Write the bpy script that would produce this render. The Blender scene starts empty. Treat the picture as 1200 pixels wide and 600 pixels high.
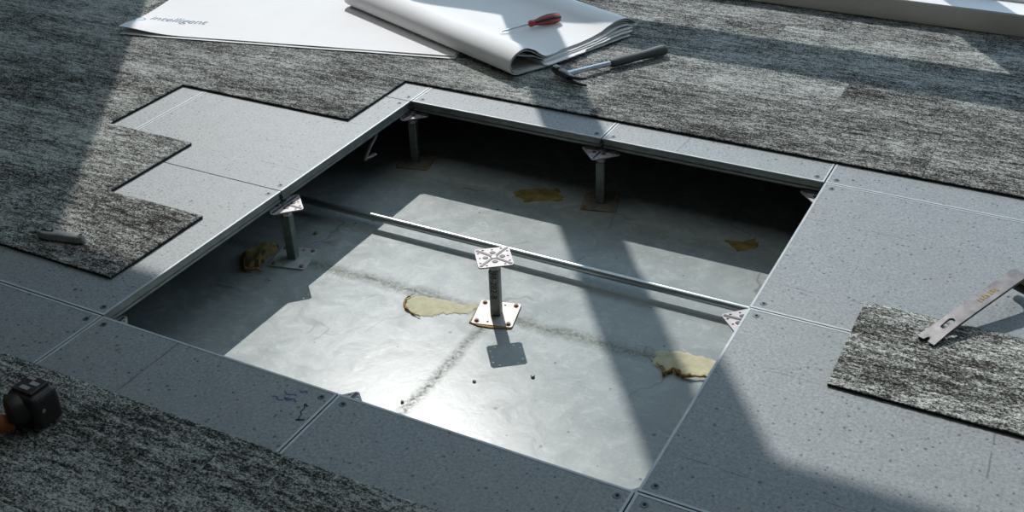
import bpy, bmesh, math, random
from mathutils import Vector, Matrix, Euler, noise

random.seed(7)
S = bpy.context.scene
COL = S.collection
PI = math.pi
P = 0.61            # floor panel module
DEPTH = 0.20        # raised floor height above the concrete slab
SUN = Vector((0.606, -0.816, -1.0))

# ------------------------------------------------------------------ helpers
def tag(o, label=None, cat=None, group=None, kind=None):
    if label: o['label'] = label
    if cat: o['category'] = cat
    if group: o['group'] = group
    if kind: o['kind'] = kind
    return o

def thing(name, loc, rz=0.0, label=None, cat=None, group=None):
    o = bpy.data.objects.new(name, None)
    o.empty_display_size = 0.03
    COL.objects.link(o)
    o.location = loc
    o.rotation_euler = (0, 0, rz)
    return tag(o, label, cat, group)

def obj(name, bm, mat, parent=None, loc=(0, 0, 0), rot=(0, 0, 0), smooth=False, bevel=0.0, seg=2, angle=40):
    bmesh.ops.recalc_face_normals(bm, faces=bm.faces[:])
    me = bpy.data.meshes.new(name)
    bm.to_mesh(me)
    bm.free()
    mats = mat if isinstance(mat, (list, tuple)) else [mat]
    for m in mats:
        me.materials.append(m)
    o = bpy.data.objects.new(name, me)
    COL.objects.link(o)
    o.parent = parent
    o.location = loc
    o.rotation_euler = rot
    if smooth:
        for f in me.polygons: f.use_smooth = True
        me.set_sharp_from_angle(angle=math.radians(angle))
    if bevel:
        b = o.modifiers.new('bevel', 'BEVEL')
        b.width = bevel; b.segments = seg; b.limit_method = 'ANGLE'; b.angle_limit = math.radians(35)
    return o

def box(bm, c, s, M=None, mi=0):
    r = bmesh.ops.create_cube(bm, size=1.0)
    vs = r['verts']
    bmesh.ops.scale(bm, vec=s, verts=vs)
    bmesh.ops.translate(bm, vec=c, verts=vs)
    if M is not None: bmesh.ops.transform(bm, matrix=M, verts=vs)
    for f in {f for v in vs for f in v.link_faces}: f.material_index = mi
    return vs

def cyl(bm, c, r, h, seg=20, r2=None, M=None):
    q = bmesh.ops.create_cone(bm, cap_ends=True, segments=seg, radius1=r, radius2=r if r2 is None else r2, depth=h)
    bmesh.ops.translate(bm, vec=c, verts=q['verts'])
    if M is not None: bmesh.ops.transform(bm, matrix=M, verts=q['verts'])
    return q['verts']

def sweep(bm, pts, radii, seg=12, sx=1.0, cap=True):
    """round tube along a path; radii per point (number, or pair for an ellipse)"""
    pts = [Vector(p) for p in pts]
    n = len(pts)
    rings = []
    up = None
    for i in range(n):
        t = (pts[min(i + 1, n - 1)] - pts[max(i - 1, 0)]).normalized()
        if up is None:
            up = Vector((0, 0, 1)) if abs(t.z) < 0.9 else Vector((1, 0, 0))
        side = t.cross(up).normalized()
        up2 = side.cross(t).normalized()
        up = up2
        r = radii[i] if isinstance(radii, (list, tuple)) else radii
        ra, rb = r if isinstance(r, (list, tuple)) else (r, r)
        rings.append([bm.verts.new(pts[i] + side * ra * math.cos(2 * PI * k / seg) + up2 * rb * math.sin(2 * PI * k / seg)) for k in range(seg)])
    for a, b in zip(rings, rings[1:]):
        for k in range(seg):
            bm.faces.new((a[k], a[(k + 1) % seg], b[(k + 1) % seg], b[k]))
    if cap:
        bm.faces.new(rings[0]); bm.faces.new(rings[-1][::-1])

def prism(bm, poly, z0, z1, M=None, inset=0.0):
    c = Vector((sum(p[0] for p in poly) / len(poly), sum(p[1] for p in poly) / len(poly), 0))
    lo = [bm.verts.new((x, y, z0)) for x, y in poly]
    hi = []
    for x, y in poly:
        v = Vector((x, y, 0)); d = c - v
        v = v + d.normalized() * inset if d.length > 1e-6 else v
        hi.append(bm.verts.new((v.x, v.y, z1)))
    bm.faces.new(lo[::-1]); bm.faces.new(hi)
    n = len(poly)
    for i in range(n):
        bm.faces.new((lo[i], lo[(i + 1) % n], hi[(i + 1) % n], hi[i]))
    if M is not None:
        bmesh.ops.transform(bm, matrix=M, verts=lo + hi)

def plate_with_holes(outline, holes, z0, z1, seg=10):
    """flat plate with round holes cut through it"""
    bm = bmesh.new()
    edges = []
    def loop(pts):
        vs = [bm.verts.new((x, y, z0)) for x, y in pts]
        for i in range(len(vs)): edges.append(bm.edges.new((vs[i], vs[(i + 1) % len(vs)])))
    loop(outline)
    for x, y, r in holes:
        loop([(x + r * math.cos(2 * PI * k / seg), y + r * math.sin(2 * PI * k / seg)) for k in range(seg)])
    bmesh.ops.triangle_fill(bm, edges=edges, use_beauty=True, use_dissolve=False)
    r = bmesh.ops.extrude_face_region(bm, geom=bm.faces[:])
    bmesh.ops.translate(bm, vec=(0, 0, z1 - z0), verts=[g for g in r['geom'] if isinstance(g, bmesh.types.BMVert)])
    return bm

def dup(root, loc=None, rz=None):
    r = root.copy(); COL.objects.link(r)
    if loc is not None: r.location = loc
    if rz is not None: r.rotation_euler = (0, 0, rz)
    for ch in list(root.children):
        c = ch.copy(); COL.objects.link(c); c.parent = r
        for g in ch.children:
            d = g.copy(); COL.objects.link(d); d.parent = c
    return r

def text_mesh(body, size, depth=0.0, spacing=1.0, shear=0.0):
    cu = bpy.data.curves.new('lettering', 'FONT')
    cu.body = body; cu.size = size; cu.extrude = depth; cu.space_character = spacing; cu.shear = shear
    t = bpy.data.objects.new('lettering', cu)
    COL.objects.link(t)
    bpy.context.view_layer.update()
    me = bpy.data.meshes.new_from_object(t.evaluated_get(bpy.context.evaluated_depsgraph_get()))
    COL.objects.unlink(t); bpy.data.objects.remove(t)
    bm = bmesh.new(); bm.from_mesh(me); bpy.data.meshes.remove(me)
    return bm

# ------------------------------------------------------------------ materials
def newmat(name):
    m = bpy.data.materials.new(name); m.use_nodes = True
    nt = m.node_tree
    b = nt.nodes['Principled BSDF']
    return m, nt, b

def N(nt, typ, **kw):
    n = nt.nodes.new(typ)
    for k, v in kw.items(): setattr(n, k, v)
    return n

def L(nt, a, b): nt.links.new(a, b)

def ramp(nt, fac, stops, interp='LINEAR'):
    r = N(nt, 'ShaderNodeValToRGB')
    r.color_ramp.interpolation = interp
    el = r.color_ramp.elements
    while len(el) < len(stops): el.new(0.5)
    for e, (p, c) in zip(el, stops):
        e.position = p
        e.color = (c, c, c, 1) if isinstance(c, (int, float)) else (c[0], c[1], c[2], 1)
    L(nt, fac, r.inputs['Fac'])
    return r.outputs['Color']

def mixc(nt, fac, a, b, mode='MIX'):
    m = N(nt, 'ShaderNodeMix', data_type='RGBA', blend_type=mode)
    for sock, v in ((m.inputs['Factor'], fac), (m.inputs['A'], a), (m.inputs['B'], b)):
        if hasattr(v, 'is_linked'): L(nt, v, sock)
        elif isinstance(v, (int, float)): sock.default_value = v if sock.type == 'VALUE' else (v, v, v, 1)
        else: sock.default_value = (v[0], v[1], v[2], 1)
    return m.outputs['Result']

def mth(nt, op, a, b=None, c=None, clamp=False):
    m = N(nt, 'ShaderNodeMath', operation=op, use_clamp=clamp)
    for i, v in enumerate((a, b, c)):
        if v is None: continue
        if hasattr(v, 'is_linked'): L(nt, v, m.inputs[i])
        else: m.inputs[i].default_value = v
    return m.outputs[0]

def noisetex(nt, vec, scale, detail=3, rough=0.55, dist=0.0):
    n = N(nt, 'ShaderNodeTexNoise')
    n.inputs['Scale'].default_value = scale; n.inputs['Detail'].default_value = detail
    n.inputs['Roughness'].default_value = rough; n.inputs['Distortion'].default_value = dist
    L(nt, vec, n.inputs['Vector'])
    return n.outputs['Fac']

def mapping(nt, vec, scale=(1, 1, 1), loc=(0, 0, 0), rot=(0, 0, 0)):
    m = N(nt, 'ShaderNodeMapping')
    m.inputs['Scale'].default_value = scale; m.inputs['Location'].default_value = loc; m.inputs['Rotation'].default_value = rot
    L(nt, vec, m.inputs['Vector'])
    return m.outputs['Vector']

def bump(nt, b, h, strength=0.3, dist=0.002):
    n = N(nt, 'ShaderNodeBump')
    n.inputs['Strength'].default_value = strength; n.inputs['Distance'].default_value = dist
    L(nt, h, n.inputs['Height']); L(nt, n.outputs['Normal'], b.inputs['Normal'])

def plain(name, col, rough=0.5, metal=0.0, var=0.12, scale=60, bumpy=0.0, spec=0.5):
    m, nt, b = newmat(name)
    tc = N(nt, 'ShaderNodeTexCoord').outputs['Object']
    f = noisetex(nt, tc, scale, 4)
    lo = [c * (1 - var) for c in col]; hi = [min(1, c * (1 + var)) for c in col]
    L(nt, ramp(nt, f, [(0.3, lo), (0.7, hi)]), b.inputs['Base Color'])
    b.inputs['Roughness'].default_value = rough; b.inputs['Metallic'].default_value = metal
    b.inputs['Specular IOR Level'].default_value = spec
    if bumpy: bump(nt, b, f, bumpy, 0.001)
    return m

def make_carpet():
    m, nt, b = newmat('streaked carpet pile')
    tc = N(nt, 'ShaderNodeTexCoord').outputs['Object']
    oi = N(nt, 'ShaderNodeObjectInfo').outputs['Random']
    off = N(nt, 'ShaderNodeCombineXYZ')
    L(nt, mth(nt, 'MULTIPLY', oi, 37.0), off.inputs[0]); L(nt, mth(nt, 'MULTIPLY', oi, 91.0), off.inputs[1])
    add = N(nt, 'ShaderNodeVectorMath', operation='ADD'); L(nt, tc, add.inputs[0]); L(nt, off.outputs[0], add.inputs[1])
    v = add.outputs[0]
    streak = noisetex(nt, mapping(nt, v, (13, 70, 1)), 1.0, 4, 0.65, 0.4)
    streak2 = noisetex(nt, mapping(nt, v, (45, 150, 1)), 1.0, 3, 0.6, 0.3)
    patch = noisetex(nt, mapping(nt, v, (2.6, 8, 1)), 1.0, 2, 0.5)
    grain = noisetex(nt, mapping(nt, v, (210, 280, 210)), 1.0, 2, 0.8)
    s = mth(nt, 'ADD', mth(nt, 'MULTIPLY', streak, 0.75), mth(nt, 'MULTIPLY', streak2, 0.6))
    s = mth(nt, 'ADD', s, mth(nt, 'MULTIPLY', patch, 0.5))
    s = mth(nt, 'ADD', s, mth(nt, 'MULTIPLY', grain, 1.35))
    s = mth(nt, 'ADD', s, mth(nt, 'MULTIPLY', oi, 0.10))
    s = mth(nt, 'MULTIPLY', s, 0.3077)
    col = ramp(nt, s, [(0.40, (0.008, 0.007, 0.006)), (0.462, (0.040, 0.037, 0.033)), (0.508, (0.185, 0.188, 0.175)), (0.58, (0.52, 0.535, 0.505))])
    oc = N(nt, 'ShaderNodeObjectInfo').outputs['Color']
    col = mixc(nt, 1.0, col, oc, 'MULTIPLY')
    L(nt, col, b.inputs['Base Color'])
    b.inputs['Roughness'].default_value = 0.95
    b.inputs['Specular IOR Level'].default_value = 0.15
    bump(nt, b, grain, 0.9, 0.004)
    return m

def make_panel_top():
    m, nt, b = newmat('speckled panel concrete')
    g = N(nt, 'ShaderNodeNewGeometry').outputs['Position']
    big = noisetex(nt, g, 3.0, 4, 0.6)
    mid = noisetex(nt, g, 22, 4, 0.6)
    fine = noisetex(nt, g, 150, 4, 0.75)
    base = ramp(nt, fine, [(0.30, (0.10, 0.114, 0.126)), (0.47, (0.215, 0.238, 0.252)), (0.70, (0.35, 0.38, 0.395))])
    base = mixc(nt, ramp(nt, big, [(0.35, 0.0), (0.7, 0.35)]), base, (0.25, 0.25, 0.235))
    base = mixc(nt, ramp(nt, mid, [(0.3, 0.25), (0.6, 0.0)]), base, (0.13, 0.145, 0.155))
    # dark pits of two sizes
    def pits(scale, r, seedloc, pw=3.0):
        vo = N(nt, 'ShaderNodeTexVoronoi', feature='F1'); vo.inputs['Scale'].default_value = scale
        L(nt, mapping(nt, g, (1, 1, 0.0), seedloc), vo.inputs['Vector'])
        rnd = N(nt, 'ShaderNodeSeparateColor'); L(nt, vo.outputs['Color'], rnd.inputs[0])
        rr = mth(nt, 'MULTIPLY', mth(nt, 'POWER', rnd.outputs[0], pw), r)
        return mth(nt, 'LESS_THAN', vo.outputs['Distance'], rr)
    base = mixc(nt, mth(nt, 'MULTIPLY', pits(85, 0.30, (0, 0, 0), 2.2), 0.75), base, (0.03, 0.033, 0.038))
    base = mixc(nt, mth(nt, 'MULTIPLY', pits(24, 0.11, (3.3, 1.7, 0), 3.0), 0.9), base, (0.012, 0.012, 0.014))
    # faint dirt lines left where carpet planks used to meet (12 inch rows, staggered ends)
    sp = N(nt, 'ShaderNodeSeparateXYZ'); L(nt, g, sp.inputs[0])
    wob = mth(nt, 'MULTIPLY', mth(nt, 'SUBTRACT', noisetex(nt, g, 9, 3), 0.5), 0.012)
    ry = mth(nt, 'DIVIDE', mth(nt, 'SUBTRACT', mth(nt, 'ADD', sp.outputs[1], wob), 0.113), 0.305)
    row = mth(nt, 'FLOOR', ry)
    fy = mth(nt, 'ABSOLUTE', mth(nt, 'SUBTRACT', mth(nt, 'FRACT', mth(nt, 'ADD', ry, 0.5)), 0.5))
    ly = mth(nt, 'LESS_THAN', fy, 0.0045)
    rx = mth(nt, 'DIVIDE', mth(nt, 'ADD', mth(nt, 'ADD', mth(nt, 'ADD', sp.outputs[0], wob), 0.09), mth(nt, 'MULTIPLY', row, 0.305)), 0.915)
    fx = mth(nt, 'ABSOLUTE', mth(nt, 'SUBTRACT', mth(nt, 'FRACT', mth(nt, 'ADD', rx, 0.5)), 0.5))
    lx = mth(nt, 'LESS_THAN', fx, 0.002)
    ln = mth(nt, 'MAXIMUM', ly, lx)
    brk = ramp(nt, noisetex(nt, g, 13, 4, 0.7), [(0.42, 0.0), (0.6, 0.75)])
    base = mixc(nt, mth(nt, 'MULTIPLY', ln, brk), base, (0.045, 0.05, 0.052))
    L(nt, base, b.inputs['Base Color'])
    b.inputs['Roughness'].default_value = 0.52
    b.inputs['Specular IOR Level'].default_value = 0.5
    bump(nt, b, fine, 0.25, 0.001)
    return m

def make_slab():
    m, nt, b = newmat('worn slab concrete')
    g = N(nt, 'ShaderNodeNewGeometry').outputs['Position']
    big = noisetex(nt, g, 2.2, 5, 0.6)
    mid = noisetex(nt, g, 14, 5, 0.65, 0.6)
    fine = noisetex(nt, g, 140, 3, 0.7)
    col = ramp(nt, mid, [(0.25, (0.27, 0.297, 0.297)), (0.5, (0.345, 0.378, 0.378)), (0.75, (0.42, 0.452, 0.448))])
    col = mixc(nt, ramp(nt, big, [(0.3, 0.0), (0.7, 0.45)]), col, (0.30, 0.325, 0.32))
    col = mixc(nt, ramp(nt, fine, [(0.25, 0.35), (0.5, 0.0)]), col, (0.19, 0.212, 0.212))
    # scuffs: pale trowel flakes
    fl = noisetex(nt, mapping(nt, g, (34, 52, 1), rot=(0, 0, 0.5)), 1.0, 4, 0.7, 0.8)
    col = mixc(nt, ramp(nt, fl, [(0.54, 0.0), (0.70, 0.40)]), col, (0.55, 0.58, 0.57))
    # olive grime along the old layout lines x = 0.6 and y = 0.61
    sp = N(nt, 'ShaderNodeSeparateXYZ'); L(nt, g, sp.inputs[0])
    wx = mth(nt, 'MULTIPLY', mth(nt, 'SUBTRACT', noisetex(nt, g, 7, 4), 0.5), 0.045)
    def line(axis, c, w):
        d = mth(nt, 'ABSOLUTE', mth(nt, 'SUBTRACT', mth(nt, 'ADD', axis, wx), c))
        return ramp(nt, mth(nt, 'DIVIDE', d, w), [(0.12, 1.0), (1.0, 0.0)])
    brk = ramp(nt, noisetex(nt, g, 90, 5, 0.85), [(0.36, 0.0), (0.60, 1.0)])
    l1 = mth(nt, 'MULTIPLY', line(sp.outputs[1], 0.612, 0.032), brk)
    l2 = mth(nt, 'MULTIPLY', line(sp.outputs[0], 0.602, 0.024), brk)
    gate = mth(nt, 'LESS_THAN', sp.outputs[1], 0.56)
    l2 = mth(nt, 'MULTIPLY', l2, gate)
    lt = mth(nt, 'MAXIMUM', l1, l2)
    col = mixc(nt, mth(nt, 'MULTIPLY', lt, 0.8), col, (0.10, 0.105, 0.065))
    # hairline cracks
    vo = N(nt, 'ShaderNodeTexVoronoi', feature='DISTANCE_TO_EDGE'); vo.inputs['Scale'].default_value = 2.6
    wob = N(nt, 'ShaderNodeTexNoise'); wob.inputs['Scale'].default_value = 9; L(nt, g, wob.inputs['Vector'])
    mx = N(nt, 'ShaderNodeMix', data_type='VECTOR'); mx.inputs['Factor'].default_value = 0.12
    L(nt, g, mx.inputs[4]); L(nt, wob.outputs['Color'], mx.inputs[5])
    L(nt, mx.outputs[1], vo.inputs['Vector'])
    ck = mth(nt, 'LESS_THAN', vo.outputs['Distance'], 0.006)
    ckm = ramp(nt, noisetex(nt, g, 4.5, 3), [(0.50, 0.0), (0.60, 0.6)])
    col = mixc(nt, mth(nt, 'MULTIPLY', ck, ckm), col, (0.16, 0.175, 0.17))
    # specks
    v2 = N(nt, 'ShaderNodeTexVoronoi', feature='F1'); v2.inputs['Scale'].default_value = 30
    L(nt, mapping(nt, g, (1, 1, 0)), v2.inputs['Vector'])
    rn = N(nt, 'ShaderNodeSeparateColor'); L(nt, v2.outputs['Color'], rn.inputs[0])
    rr = mth(nt, 'MULTIPLY', mth(nt, 'POWER', rn.outputs[1], 6.0), 0.16)
    col = mixc(nt, mth(nt, 'MULTIPLY', mth(nt, 'LESS_THAN', v2.outputs['Distance'], rr), 0.8), col, (0.09, 0.10, 0.09))
    L(nt, col, b.inputs['Base Color'])
    L(nt, ramp(nt, mid, [(0.3, 0.22), (0.7, 0.30)]), b.inputs['Roughness'])
    L(nt, mth(nt, 'MULTIPLY', mth(nt, 'SUBTRACT', 1.0, lt), 0.165), b.inputs['Specular IOR Level'])
    bump(nt, b, mid, 0.12, 0.003)
    return m

M_CARPET = make_carpet()
M_BACK = plain('carpet backing', (0.012, 0.012, 0.013), 0.9, var=0.3)
M_PTOP = make_panel_top()
M_SLAB = make_slab()
M_TRIM = plain('panel edge trim', (0.42, 0.455, 0.475), 0.45, 0.1, 0.1, 40)
M_PAN = plain('galvanised pan steel', (0.24, 0.26, 0.25), 0.5, 0.4, 0.2, 30)
M_SCREW = plain('dark screw steel', (0.10, 0.115, 0.125), 0.5, 0.6)
M_HOLE = plain('screw recess', (0.01, 0.01, 0.011), 0.9)
M_GALV = plain('galvanised pedestal steel', (0.44, 0.405, 0.41), 0.5, 0.15, 0.18, 45, 0.05)
M_PLATE = plain('pedestal base plate zinc', (0.52, 0.455, 0.435), 0.5, 0.15, 0.08, 50)
M_GALV2 = plain('dull galvanised base plate', (0.50, 0.52, 0.505), 0.5, 0.2, 0.2, 50)
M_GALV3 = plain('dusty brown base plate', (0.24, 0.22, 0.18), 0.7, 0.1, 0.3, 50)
M_TUBE = plain('pedestal tube steel', (0.19, 0.215, 0.195), 0.42, 0.5, 0.25, 60)
M_BOLT = plain('bolt steel', (0.06, 0.065, 0.07), 0.5, 0.1)
M_RUST = plain('rusty bolt', (0.33, 0.22, 0.15), 0.7, 0.2, 0.3, 200)
M_CONDUIT = plain('zinc conduit', (0.45, 0.49, 0.50), 0.30, 0.75, 0.06, 20)
M_GLUE = plain('dried foam glue', (0.27, 0.21, 0.075), 0.85, 0, 0.18, 40, 0.5)
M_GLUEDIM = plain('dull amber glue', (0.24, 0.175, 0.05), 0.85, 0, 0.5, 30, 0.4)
M_GLUEPALE = plain('pale glue film', (0.50, 0.47, 0.31), 0.8, 0, 0.16, 45, 0.3)
M_GLUEEDGE = plain('brown glue rim', (0.36, 0.20, 0.055), 0.8, 0, 0.35, 120, 0.4)
M_PAPER = plain('white drawing paper', (0.80, 0.785, 0.78), 0.8, 0, 0.02, 6)
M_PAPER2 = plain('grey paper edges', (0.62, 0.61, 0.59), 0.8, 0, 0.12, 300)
M_LOGO = plain('blue grey print', (0.10, 0.17, 0.28), 0.7, 0, 0.05)
M_LOGO2 = plain('cyan print', (0.08, 0.33, 0.50), 0.7, 0, 0.05)
M_RED = plain('red plastic', (0.42, 0.045, 0.03), 0.4, 0, 0.1)
M_BLACK = plain('black rubber', (0.018, 0.02, 0.022), 0.55, 0, 0.2, 80)
M_RUBBER = plain('hammer grip rubber', (0.05, 0.058, 0.058), 0.6, 0, 0.3, 200, 0.6)
M_CHROME = plain('polished steel', (0.62, 0.65, 0.67), 0.22, 0.95, 0.08, 50)
M_DARKSTEEL = plain('dark forged steel', (0.11, 0.105, 0.10), 0.3, 0.8, 0.3, 60)
M_KNIFE = plain('cast grey metal', (0.34, 0.34, 0.325), 0.45, 0.2, 0.2, 80)
M_PRY = plain('scuffed bar steel', (0.165, 0.158, 0.162), 0.45, 0.3, 0.35, 45)
M_YELLOW = plain('worn yellow paint', (0.30, 0.20, 0.05), 0.6, 0, 0.35, 60)
M_ORANGE = plain('orange brown plastic', (0.36, 0.11, 0.03), 0.5, 0, 0.2)
M_DRILL = plain('black drill plastic', (0.022, 0.017, 0.016), 0.45, 0, 0.2)
M_SILVER = plain('silver label', (0.42, 0.42, 0.44), 0.35, 0.4, 0.15, 120)
M_LEDGE = plain('warm grey ledge front', (0.62, 0.59, 0.53), 0.5, 0.1, 0.05, 5)
M_LEDGETOP = plain('white ledge top', (0.78, 0.78, 0.80), 0.5, 0, 0.03, 5)
M_FRAME = plain('grey window frame', (0.16, 0.16, 0.17), 0.5, 0.3, 0.05, 5)
M_WALL = plain('painted wall', (0.44, 0.40, 0.35), 0.9, 0, 0.03, 3)
M_CEIL = plain('ceiling white', (0.46, 0.46, 0.455), 0.95, 0, 0.03, 3)
M_BLUEPEN = plain('blue pen', (0.05, 0.09, 0.24), 0.7)
M_BLACKPEN = plain('black marker', (0.02, 0.022, 0.024), 0.8)
M_CLOTH = plain('dark nylon', (0.020, 0.015, 0.014), 0.85, 0, 0.4, 60, 0.5)
M_UNDER = plain('dark panel underside', (0.035, 0.033, 0.032), 0.8, 0, 0.2)  # panel and deck undersides coloured dark to deepen the shade in the void
M_BLUE = plain('pale blue plastic', (0.25, 0.33, 0.55), 0.4)

# ------------------------------------------------------------------ setting
def struct(name, bm, mat, **kw):
    o = obj(name, bm, mat, **kw); o['kind'] = 'structure'; return o

bm = bmesh.new(); box(bm, (0.5, -0.1, -DEPTH - 0.05), (9.4, 6.2, 0.1)); struct('floor', bm, M_SLAB)

VIS = {(-2, 1), (-1, -1), (-1, 0), (-1, 1), (-1, 2), (0, 2), (1, 2), (2, 2), (2, 1), (2, 0), (0, -1), (1, -1), (2, -1), (3, 0), (3, -1)}
HOLE = {(0, 0), (1, 0), (0, 1), (1, 1)}
bm = bmesh.new()
for i in range(-6, 8):
    for j in range(-5, 5):
        if (i, j) in VIS or (i, j) in HOLE: continue
        y1 = min((j + 1) * P, 2.74)
        y0 = j * P
        if y0 >= y1: continue
        box(bm, (i * P + P / 2, (y0 + y1) / 2, -0.018), (P - 0.002, y1 - y0 - 0.002, 0.036))
struct('floor_deck', bm, M_UNDER)

YW0, YW1 = 2.72, 2.78
bm = bmesh.new(); box(bm, (0.5, 2.77, -0.06), (9.4, 0.10, 0.26)); box(bm, (0.5, 2.75, 3.28), (9.4, 0.06, 0.19)); box(bm, (-3.475, 2.75, 1.655), (1.27, 0.06, 3.15)); struct('wall_back', bm, M_WALL)  # solid left bay added in place of windows, dims the left side
for nm, x in (('wall_left', -4.15), ('wall_right', 5.15)):
    bm = bmesh.new(); box(bm, (x, -0.1, 1.58), (0.1, 5.9, 3.56)); struct(nm, bm, M_WALL)
bm = bmesh.new(); box(bm, (0.5, -3.05, 1.58), (9.4, 0.1, 3.56)); struct('wall_front', bm, M_WALL)
bm = bmesh.new(); box(bm, (0.5, -0.15, 3.42), (9.4, 5.9, 0.1)); struct('ceiling', bm, M_CEIL)
# window frame: wide posts and one cross rail
bm = bmesh.new()
for x0, x1 in ((-2.831, -2.256), (-0.681, -0.521), (1.089, 1.249), (2.86, 3.02), (4.5, 5.1)):
    box(bm, ((x0 + x1) / 2, 2.75, 1.655), (x1 - x0, 0.06, 3.15))
box(bm, (0.5, 2.75, 0.955), (9.2, 0.06, 0.243))
box(bm, (0.5, 2.66, 0.095), (9.2, 0.19, 0.03))
struct('window_1', bm, M_FRAME, bevel=0.004)
# low ledge under the windows
bm = bmesh.new(); box(bm, (0.5, 2.57, 0.044), (9.2, 0.29, 0.070)); led = struct('trim_1', bm, M_LEDGE, bevel=0.003)
bm = bmesh.new(); box(bm, (0.5, 2.485, 0.0805), (9.2, 0.115, 0.003)); o = obj('ledge_top', bm, M_LEDGETOP, led)
o['label'] = 'white top of the window ledge'
bm = bmesh.new(); box(bm, (0.5, 2.553, 0.087), (9.2, 0.02, 0.012)); obj('ledge_rail', bm, M_LEDGETOP, led)

# ------------------------------------------------------------------ raised floor panels
H = P / 2 - 0.0017
def trim_bm(south, north):
    bm = bmesh.new(); w = 0.0050
    for s in (-1, 1):
        box(bm, (s * (H - w / 2), 0, 0.0345), (w, 2 * H, 0.0030))
        if (south if s < 0 else north): box(bm, (0, s * (H - w / 2), 0.0345), (2 * H - 2 * w, w, 0.0030))
        else: box(bm, (0, s * (H - 0.0006), 0.0345), (2 * H - 2 * w, 0.0008, 0.0024))
    return bm
def make_panel():
    t = thing('access_floor_panel', (0, 0, -0.036))
    bm = bmesh.new()                                            # steel pan: lip, step, taper
    prof = [(H, 0.0345), (H, 0.0300), (H - 0.007, 0.0285), (H - 0.0045, 0.0265), (H - 0.0045, 0.0155), (H - 0.008, 0.0140), (H - 0.003, 0.0120), (H - 0.003, 0.0070), (H - 0.012, 0.0)]
    rings = []
    for h, z in prof:
        rings.append([bm.verts.new((sx * h, sy * h, z)) for sx, sy in ((-1, -1), (1, -1), (1, 1), (-1, 1))])
    for a, b in zip(rings, rings[1:]):
        for k in range(4): bm.faces.new((a[k], a[(k + 1) % 4], b[(k + 1) % 4], b[k]))
    bm.faces.new(rings[0][::-1]); f = bm.faces.new(rings[-1]); f.material_index = 1
    obj('steel_pan', bm, [M_PAN, M_UNDER], t)
    bm = bmesh.new()
    box(bm, (0, 0, 0.0348), (2 * H - 0.009, 2 * H - 0.009, 0.0012))
    obj('concrete_top', bm, M_PTOP, t)
    obj('edge_trim', trim_bm(True, True), M_TRIM, t)
    for sx in (-1, 1):
        for sy in (-1, 1):
            bm = bmesh.new()
            x, y = sx * (H - 0.023), sy * (H - 0.023)
            cyl(bm, (x, y, 0.0357), 0.0078, 0.0008, 20, 0.0070)
            o = obj('screw', bm, M_SCREW, t)
            bm = bmesh.new(); cyl(bm, (x + 0.0006, y + 0.0006, 0.0363), 0.0034, 0.0006, 12)
            obj('recess', bm, M_HOLE, o)
    return t
PL = {
 (-1, 0): 'speckled grey floor panel bordering the near half of the opening on its left, under the carpet step with the knife',
 (-1, 1): 'sunlit grey floor panel bordering the far half of the opening on its left',
 (-2, 1): 'sliver of sunlit grey floor panel beyond the white joint at the notch in the carpet',
 (-1, 2): 'small sunlit corner of grey floor panel at the far left corner of the opening',
 (0, 2): 'narrow strip of floor panel behind the opening, left one, crossed by the post shadow',
 (1, 2): 'narrow sunlit strip of floor panel behind the opening, right one',
 (2, 2): 'sunlit strip of grey floor panel beyond the far right corner of the opening',
 (2, 1): 'large sunlit speckled grey floor panel right of the far half of the opening',
 (2, 0): 'speckled grey floor panel right of the near half of the opening, part in curved shadow',
 (-1, -1): 'shaded grey floor panel left of the near left corner of the opening, beside the drill',
 (0, -1): 'shaded grey floor panel in front of the opening with blue pen marks',
 (1, -1): 'shaded grey floor panel at the near right front of the opening, black pits on top',
 (2, -1): 'shaded floor panel corner at the bottom edge below the near right corner of the opening',
 (3, 0): 'floor panel at the far right edge under the loose carpet plank',
 (3, -1): 'floor panel in the bottom right corner of the photo',
}
base_panel = make_panel()
first = True
PANELS = {}
for c in sorted(VIS):
    o = base_panel if first else dup(base_panel)
    first = False
    o.location = (c[0] * P + P / 2, c[1] * P + P / 2, -0.036)
    tag(o, PL[c], 'floor panel', 'raised floor panels around the opening')
    PANELS[c] = o
# the left panels meet tightly: hardly any trim shows along their cross joints
for c, sn in (((-1, 1), (False, False)), ((-1, 0), (True, False)), ((-1, 2), (False, True))):
    bm = trim_bm(*sn)
    bmesh.ops.recalc_face_normals(bm, faces=bm.faces[:])
    me = bpy.data.meshes.new('edge_trim'); bm.to_mesh(me); bm.free(); me.materials.append(M_TRIM)
    for ch in PANELS[c].children:
        if ch.name.startswith('edge_trim'): ch.data = me
        if ch.name.startswith('concrete_top'):
            ch.data = ch.data.copy()
            for v in ch.data.vertices:
                if v.co.y > 0 and not sn[1]: v.co.y += 0.0035
                if v.co.y < 0 and not sn[0]: v.co.y -= 0.0035

def stroke(bm, pts, w, z):
    for a, b in zip(pts, pts[1:]):
        a = Vector((a[0], a[1], 0)); b = Vector((b[0], b[1], 0)); d = (b - a).normalized(); n = Vector((-d.y, d.x, 0)) * w / 2
        vs = [bm.verts.new((q.x, q.y, z)) for q in (a - n, b - n, b + n, a + n)]
        bm.faces.new(vs)
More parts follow.
